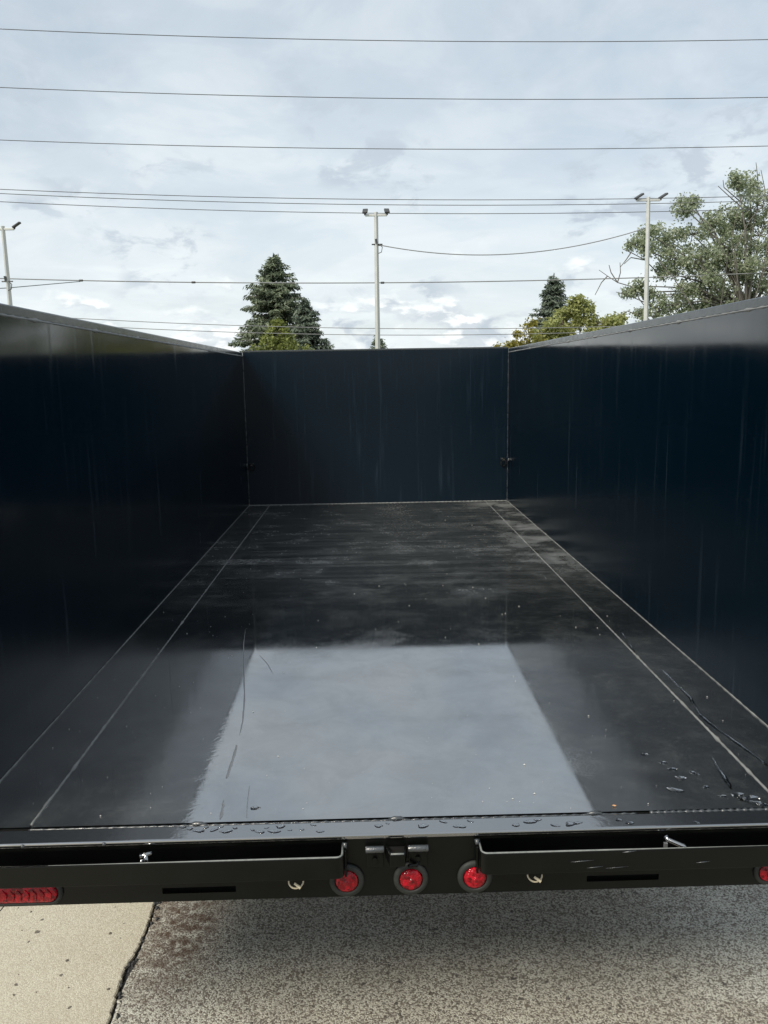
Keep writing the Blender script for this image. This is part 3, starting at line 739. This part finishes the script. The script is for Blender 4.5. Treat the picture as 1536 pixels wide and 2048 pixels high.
# ------------------------------------------------------------------ light poles
def light_pole(px_top, py_top, px_bot, py_bot, Y, label, arm, head):
    top = at(px_top, py_top, Y); low = at(px_bot, py_bot, Y)
    k = (top.z+.06)/(top.z-low.z); base = Vector((top.x+(low.x-top.x)*k, Y, -.06))
    root = empty('light_pole', base, label, 'light pole', 'light poles behind the trailer')
    tp = top-base
    def ch(mb, name, mat, bevel=0., sm=False):
        o = mb.build(name, mat, root, bevel, sm); return o
    ch(MB().tube([Vector((0, 0, 0)), tp*.5, tp], [.105, .088, .070], 4), 'pole', M['pole_metal'], .012)
    ch(MB().quadbox(-.2, .2, -.2, .2, 0, .5), 'footing', M['slab_grey'], .02)
    a0 = tp-Vector((0, 0, .10))
    ch(MB().quadbox(a0.x-arm, a0.x+arm, a0.y-.03, a0.y+.03, a0.z-.035, a0.z+.035), 'crossarm', M['pole_metal'], .008)
    for s in (-1, 1):
        c = a0+Vector((s*arm, 0, 0))
        h = MB()
        if head == 'side':       # shoebox floodlight tilted up to the right, seen from the side
            h.prism([(-.15, -.10), (.15, -.10), (.15, .10), (-.15, .10)], -.032, .032)
            o = ch(h, 'floodlight', M['fixture'], .02); o.location = c+Vector((.09*1, 0, .13)); o.rotation_euler = (R(10), R(-32), 0)
        else:
            h.prism([(-.085, -.12), (.085, -.12), (.085, .12), (-.085, .12)], -.035, .035)
            o = ch(h, 'floodlight', M['fixture'], .02); o.location = c+Vector((0, 0, .13)); o.rotation_euler = (R(38), 0, R(8*s))
        b = ch(MB().tube([c, c+Vector((.0 if head != 'side' else .05, 0, .13))], .035, 8), 'floodlight_bracket', M['fixture'])
    return root, base, tp
pc, pcb, pct = light_pole(752, 424, 755.5, 690, 28, 'grey light pole rising beside the pair of spruces with a cable clamped to it', .36, 'end')
light_pole(1297, 394, 1292, 632, 28, 'grey light pole standing against the big silvery tree', .40, 'side')
pl_, plb, plt = light_pole(5.5, 452, 20, 605, 28, 'grey leaning light pole with a thin spliced cable fixed to it', .36, 'side')
def clamp(root, base, p):
    l = p-base
    MB().tube([l+Vector((-.16, -.02, 0)), l+Vector((.2, -.02, 0))], .022, 8).tube([l+Vector((-.02, -.09, .16)), l+Vector((0, -.09, .02))], .04, 6).build('cable_clamp', M['fixture'], root)
    MB().tube([l+Vector((.08, -.1, 0)), l+Vector((.19, -.1, -.10)), l+Vector((.16, -.1, -.26)), l+Vector((.06, -.1, -.30))], .014, 6).build('cable_tail', M['fixture'], root, 0, True)
clamp(pc, pcb, at(753, 489, 28)); clamp(pl_, plb, at(14, 563, 28))
# ------------------------------------------------------------------ overhead wires
def wire(pts, Y, rad, label, mat='cable', ext=38., splices=()):
    P_ = [at(x, y, Y) for x, y in pts]
    xs = np.array([p.x for p in P_]); zs = np.array([p.z for p in P_])
    co = np.polyfit(xs, zs, 2 if len(pts) > 2 else 1)
    x0, x1 = (xs.min()-ext, xs.max()+ext)
    X = np.linspace(x0, x1, 90)
    def zz(x):
        xc = min(max(x, xs.min()-6), xs.max()+6); d = 2*co[0]*xc+co[1] if len(co) == 3 else co[0]
        return float(np.polyval(co, xc)+d*(x-xc))
    pts3 = [(x, Y, max(.5, zz(x))) for x in X]
    root = MB().tube(pts3, rad, 6).build('power_line', M[mat], None, 0, True)
    tag(root, label, 'power line', 'overhead wires')
    for sx, sy in splices:
        p = at(sx, sy, Y); MB().tube([(p.x-.07, Y, zz(p.x)), (p.x+.07, Y, zz(p.x))], .045, 6).build('splice', M['fixture'], root)
    return root
wire([(0, 58), (500, 75.5), (1000, 83.5), (1536, 79)], 31, .0135, 'highest of the three widely spaced bare wires across the open sky')
wire([(0, 175), (500, 191), (900, 198.5), (1536, 194.5)], 31, .0135, 'middle one of the three widely spaced bare wires in the open sky')
wire([(0, 280), (500, 294), (900, 298.5), (1536, 292)], 31, .0135, 'lowest of the three widely spaced bare wires in the open sky')
wire([(0, 378.6), (500, 394.6), (950, 400), (1440, 394)], 32, .0135, 'top wire of the close trio running level with the floodlights')
wire([(0, 387), (500, 405), (950, 410.5), (1400, 405)], 32.3, .0135, 'middle wire of the close trio running level with the floodlights')
wire([(0, 403.5), (500, 421.5), (950, 428), (1360, 422)], 32.6, .0135, 'bottom wire of the close trio running level with the floodlights')
wire([(0, 556.7), (500, 565.5), (760, 567), (950, 562.7), (1220, 556), (1536, 546)], 33, .022, 'thick spliced cable crossing in front of the tall spruce', 'cable_pale', 30, ((162, 562), (387, 565), (765, 567)))
wire([(180, 638), (440, 650), (700, 656), (960, 657.5)], 44, .02, 'upper of two low wires passing the spruces near the bed wall', 'cable_pale')
wire([(265, 656), (450, 664.5), (700, 669), (960, 669.5)], 44.4, .02, 'lower of two low wires passing the spruces near the bed wall', 'cable_pale')
# sagging cable between centre pole and right pole
ca = at(764, 490, 28); cb = at(1294, 455, 28)
pts = []
for i in range(41):
    t = i/40; p = ca.lerp(cb, t); p.z -= 4*t*(1-t)*.55; p.y = 28.10; pts.append(p)
tag(MB().tube([pts[0]+Vector((-.12, 0, .0))]+pts, .017, 6).build('sagging_cable', M['cable_pale'], None, 0, True), 'slack cable sagging between the middle pole and the pole by the big tree', 'cable')
a, b = at(14, 576, 28), at(160, 563, 33)
tag(MB().tube([at(-300, 590, 28), a, b], .014, 6).build('drop_cable', M['cable'], None, 0, True), 'thin drop cable joining the spliced cable at a slant beside the leaning pole', 'cable')

# ------------------------------------------------------------------ trees
def leafmesh(name, C, size, mat, parent, up=.25, aspect=.55, seed=1, dirs=None):
    r = np.random.default_rng(seed); n = len(C); C = np.asarray(C, float)
    d = r.normal(size=(n, 3)); 
    if dirs is not None: d = np.asarray(dirs)+d*.30
    d /= np.linalg.norm(d, axis=1)[:, None]
    q = r.normal(size=(n, 3)); q[:, 2] += up; q -= d*(q*d).sum(1)[:, None]; q /= np.linalg.norm(q, axis=1)[:, None]
    wv = np.cross(d, q)
    s = (size if np.ndim(size) else np.full(n, size))*r.uniform(.65, 1.35, n)
    a = C-d*s[:, None]*.5; b = C+wv*s[:, None]*aspect*.5+d*s[:, None]*.02; c = C+d*s[:, None]*.5; e = C-wv*s[:, None]*aspect*.5+d*s[:, None]*.02
    v = np.stack([a, b, c, e], 1).reshape(-1, 3)
    me = bpy.data.meshes.new(name); me.vertices.add(4*n); me.vertices.foreach_set('co', v.ravel())
    me.loops.add(4*n); me.loops.foreach_set('vertex_index', np.arange(4*n, dtype=np.int32))
    me.polygons.add(n); me.polygons.foreach_set('loop_start', np.arange(0, 4*n, 4, dtype=np.int32)); me.polygons.foreach_set('loop_total', np.full(n, 4, dtype=np.int32))
    me.update(calc_edges=True); me.validate()
    return link(name, me, mat, parent)
def spruce(base, h, rad, label, mat, seed, group='spruces', density=1., lopsided=0., name='spruce_tree'):
    r = random.Random(seed); root = empty(name, base, label, 'tree', group)
    tr = MB().tube([(0, 0, 0), (0, 0, h*.5), (0, 0, h)], [h*.018, h*.011, .02], 8)
    C = []; D = []; Sz = []
    z = h*.06
    while z < h*.985:
        t = z/h; prof = rad*(1-t)**.74*(1+.12*math.sin(t*23+seed))
        nb = max(4, int(round(8*(1-t*.35)*density)))
        a0 = r.uniform(0, 6.28)
        for k in range(nb):
            az = a0+6.283*k/nb+r.gauss(0, .25); l = max(.25, prof*r.uniform(.62, 1.18)*(1+lopsided*math.cos(az)))
            rise = .30*t-.18+r.gauss(0, .07)
            o = Vector((math.cos(az), math.sin(az), 0)); z0 = z+r.gauss(0, .10)
            pt = lambda s: o*(l*s)+Vector((0, 0, z0+l*(rise*s-.30*s*s+.26*s**3)))
            tr.tube([pt(0), pt(.5), pt(1)], [.035, .02, .006], 3, False)
            n = max(8, int(l*30*density))
            for j in range(n):
                s = .12+.88*((j+r.random())/n); p = pt(s); side = r.choice((-1, 1)); perp = Vector((-o.y, o.x, 0))*side
                tl = (.16+.34*l*(1-s)*.5+.10)*r.uniform(.6, 1.2)
                dirv = (o*.55+perp*.85+Vector((0, 0, -.32))).normalized()
                m = 3 if tl > .3 else 2
                for q in range(m):
                    C.append(p+dirv*tl*(q+.5)/m+Vector((r.gauss(0, .05), r.gauss(0, .05), r.gauss(0, .05)-.05))); D.append(dirv+Vector((0, 0, -.25))); Sz.append(tl/m*1.5+.12)
            C.append(pt(1.0)); D.append(o+Vector((0, 0, .25))); Sz.append(.35)
        z += max(.16, .34*(1-t*.55))
    for q in range(16): C.append(Vector((0, 0, h*.97+.03*q*h*.06))); D.append(Vector((r.gauss(0, .5), r.gauss(0, .5), 1))); Sz.append(.30)
    tr.build('trunk', M['bark'], root)
    leafmesh('crown', [tuple(c) for c in C], np.array(Sz), mat, root, .6, .27, seed, [tuple(d) for d in D])
    return root
def base_of(px, py, Y): p = at(px, py, Y); return Vector((p.x, Y, -.06)), p.z+.06
b, h = base_of(547, 507, 60); spruce(b, h, 5.0, 'tall dark green spruce with layered drooping branches behind the bed', M['needle'], 3, density=1.1, lopsided=.03)
b, h = base_of(607, 597, 57); spruce(b, h, 3.0, 'shorter darker spruce leaning close against the tall spruce', M['needle_dark'], 8, density=1.1, lopsided=.1)
b, h = base_of(1108, 548, 64); spruce(b, h, 3.5, 'small dark spruce rising out of the yellow green trees', M['needle_dark'], 12, density=1.1)
b, h = base_of(757, 670, 66); spruce(b, h, 1.7, 'little spruce top peeping out behind the middle light pole', M['needle'], 15, density=1.0)

def blob_tree(name, label, Y, base_px, blobs, leaf, mat, barkm, dens, seed, group, fork=.4, sub=(.30, .5), trunk_r=.16, twigs=(), extra=()):
    r = random.Random(seed); bp = at(base_px, 690, Y); base = Vector((bp.x, Y, -.06))
    root = empty(name, base, label, 'tree', group)
    B = []
    for px, py, rp, dy in blobs:
        c = at(px, py, Y+dy); B.append((c-base, rp/FPX*Y))
    top = max(c.z for c, _ in B); fk = Vector((0, 0, top*fork))
    tr = MB().tube([Vector((0, 0, 0)), fk*.6+Vector((.05, 0, 0)), fk], [trunk_r*1.3, trunk_r, trunk_r*.75], 9)
    C = []; Sz = []
    for c, rad in B:
        st = fk if c.z > fk.z*1.05 else Vector((0, 0, max(.8, c.z*.75)))
        mid = st.lerp(c, .5)+Vector((r.gauss(0, .2), r.gauss(0, .2), .12*(c-st).length))
        tr.tube([st, st.lerp(mid, .5)+Vector((0, 0, .05)), mid, c], [trunk_r*.40, trunk_r*.28, trunk_r*.19, trunk_r*.08], 6, False)
        nsub = int(9+rad*rad*6)
        for k in range(nsub):
            v = Vector((r.gauss(0, 1), r.gauss(0, 1), r.gauss(0, 1))).normalized()*rad*r.uniform(.25, 1.05)**.6
            sc = c+Vector((v.x, v.y*1.1, v.z*.92))
            tr.tube([c.lerp(sc, .05), c.lerp(sc, .6)+Vector((0, 0, .05*rad)), sc], [.022, .014, .005], 3, False)
            sr = r.uniform(*sub)*min(1., .55+rad*.25); n = int(dens*(sr**2)*r.uniform(.6, 1.3))
            for j in range(n):
                C.append((sc.x+r.gauss(0, sr*.6), sc.y+r.gauss(0, sr*.6), sc.z+r.gauss(0, sr*.5)))
    for path in twigs:
        pts = [at(x, y, Y+d)-base for x, y, d in path]
        tr.tube(pts, [.018*(1-i/len(pts))+.007 for i in range(len(pts))], 4, False)
    tr.build('trunk', barkm, root, 0, True)
    leafmesh('crown', C, leaf, mat, root, .35, .62, seed)
    return root
blob_tree('broadleaf_tree', 'rounded yellow green tree standing in front of the tall spruce', 48, 556,
          [(556, 668, 22, 0), (538, 690, 24, .3), (578, 692, 24, -.2), (556, 712, 36, 0), (520, 715, 26, 0), (600, 715, 26, .2), (556, 650, 10, 0)], .17, M['leaf_olive'], M['bark'], 1000, 21, 'broadleaf trees', .35, (.22, .42))
blob_tree('broadleaf_tree', 'broad yellow green tree beside the small dark spruce', 50, 1165,
          [(1125, 650, 38, 0), (1165, 625, 30, .4), (1155, 605, 13, 0), (1195, 645, 34, 0), (1225, 655, 24, -.3), (1240, 640, 9, 0), (1120, 690, 40, .5), (1180, 690, 46, 0), (1240, 685, 30, 0), (1085, 665, 22, 0), (1110, 715, 50, 0), (1180, 720, 60, 0), (1260, 710, 50, 0)],
          .21, M['leaf_yellow'], M['bark'], 1000, 22, 'broadleaf trees', .35, (.26, .46))
blob_tree('broadleaf_tree', 'sparse amber and green tree at the corner of the bed wall', 47, 1045,
          [(1048, 672, 17, 0), (1062, 648, 13, 0), (1038, 690, 18, .2), (1018, 694, 13, 0), (1070, 690, 22, .1), (1000, 702, 14, 0), (1060, 712, 30, 0), (1031, 668, 7, 0)], .15, M['leaf_amber'], M['bark'], 800, 23, 'broadleaf trees', .35, (.2, .36), .1)
big = [(1500, 372, 24, .3), (1475, 362, 14, -.3), (1515, 410, 34, 0), (1480, 440, 36, .3), (1520, 470, 50, 0), (1420, 440, 24, 0), (1368, 415, 15, -.3), (1385, 407, 10, 0), (1440, 480, 44, .4), (1385, 470, 30, 0), (1335, 480, 30, .5), (1300, 470, 20, 0),
       (1290, 492, 18, -.2), (1268, 490, 13, 0), (1345, 515, 36, 0), (1400, 530, 46, -.4), (1460, 545, 52, 0), (1530, 540, 56, .4), (1330, 545, 18, 0), (1420, 590, 48, 0), (1480, 600, 50, .5), (1540, 600, 50, 0),
       (1370, 585, 20, -.2), (1280, 572, 15, 0), (1262, 585, 10, 0), (1300, 590, 12, .1), (1320, 612, 24, 0), (1358, 612, 26, .2), (1405, 625, 36, 0), (1285, 630, 13, 0), (1600, 480, 70, .6), (1620, 580, 80, 0), (1580, 400, 46, .3), (1500, 660, 60, 0), (1420, 670, 50, 0), (1330, 665, 36, .3), (1380, 690, 50, 0), (1290, 685, 34, 0), (1470, 700, 60, 0), (1560, 690, 70, 0), (1450, 510, 40, .2), (1390, 560, 30, .3), (1500, 520, 40, -.4), (1440, 640, 40, -.3)]
tw = [[(1330, 600, 0), (1280, 578, 0), (1235, 565, 0), (1215, 552, 0), (1198, 540, 0)], [(1235, 565, 0), (1222, 545, .1), (1218, 530, .1)], [(1330, 625, 0), (1290, 605, 0), (1255, 590, 0), (1232, 584, 0)],
      [(1330, 560, 0), (1290, 520, 0), (1262, 505, 0), (1245, 498, 0)], [(1290, 520, .1), (1262, 515, .1), (1248, 528, .1)], [(1310, 640, 0), (1280, 600, 0), (1265, 575, 0)], [(1215, 552, 0), (1203, 565, 0), (1190, 590, 0)],
      [(1262, 505, 0), (1252, 520, 0), (1240, 535, 0)], [(1235, 565, 0), (1241, 545, 0), (1240, 525, 0)], [(1500, 430, 0), (1450, 385, 0), (1436, 372, 0)], [(1500, 420, 0), (1448, 375, .2), (1446, 360, .2)],
      [(1515, 420, 0), (1516, 360, 0), (1512, 325, 0)], [(1525, 420, 0), (1530, 380, 0), (1522, 340, 0)], [(1480, 600, -.8), (1470, 500, -.9), (1500, 440, -.9), (1530, 405, -.9)], [(1440, 620, -.8), (1455, 520, -.9), (1420, 450, -.9), (1385, 420, -.6)],
      [(1500, 640, -.9), (1530, 520, -1), (1545, 430, -1)], [(1400, 640, -.8), (1350, 560, -.7), (1300, 500, -.4)], [(1460, 640, -1), (1475, 560, -1), (1462, 480, -1), (1480, 400, -1)], [(1300, 640, 0), (1255, 622, 0), (1240, 632, 0)]]
blob_tree('broadleaf_tree', 'big silvery green tree with bare twigs towering over the right wall', 34, 1490, big, .115, M['leaf_poplar'], M['bark_pale'], 1500, 31, 'broadleaf trees', .42, (.22, .43), .2, tw)
blob_tree('broadleaf_tree', 'low olive tree standing beyond the left bed wall past the leaning light pole', 33, -90,
          [(-60, 640, 40, 0), (-110, 620, 46, .3), (-160, 650, 50, 0), (-100, 690, 60, 0)], .18, M['leaf_olive'], M['bark'], 200, 41, 'broadleaf trees', .35, (.3, .5))
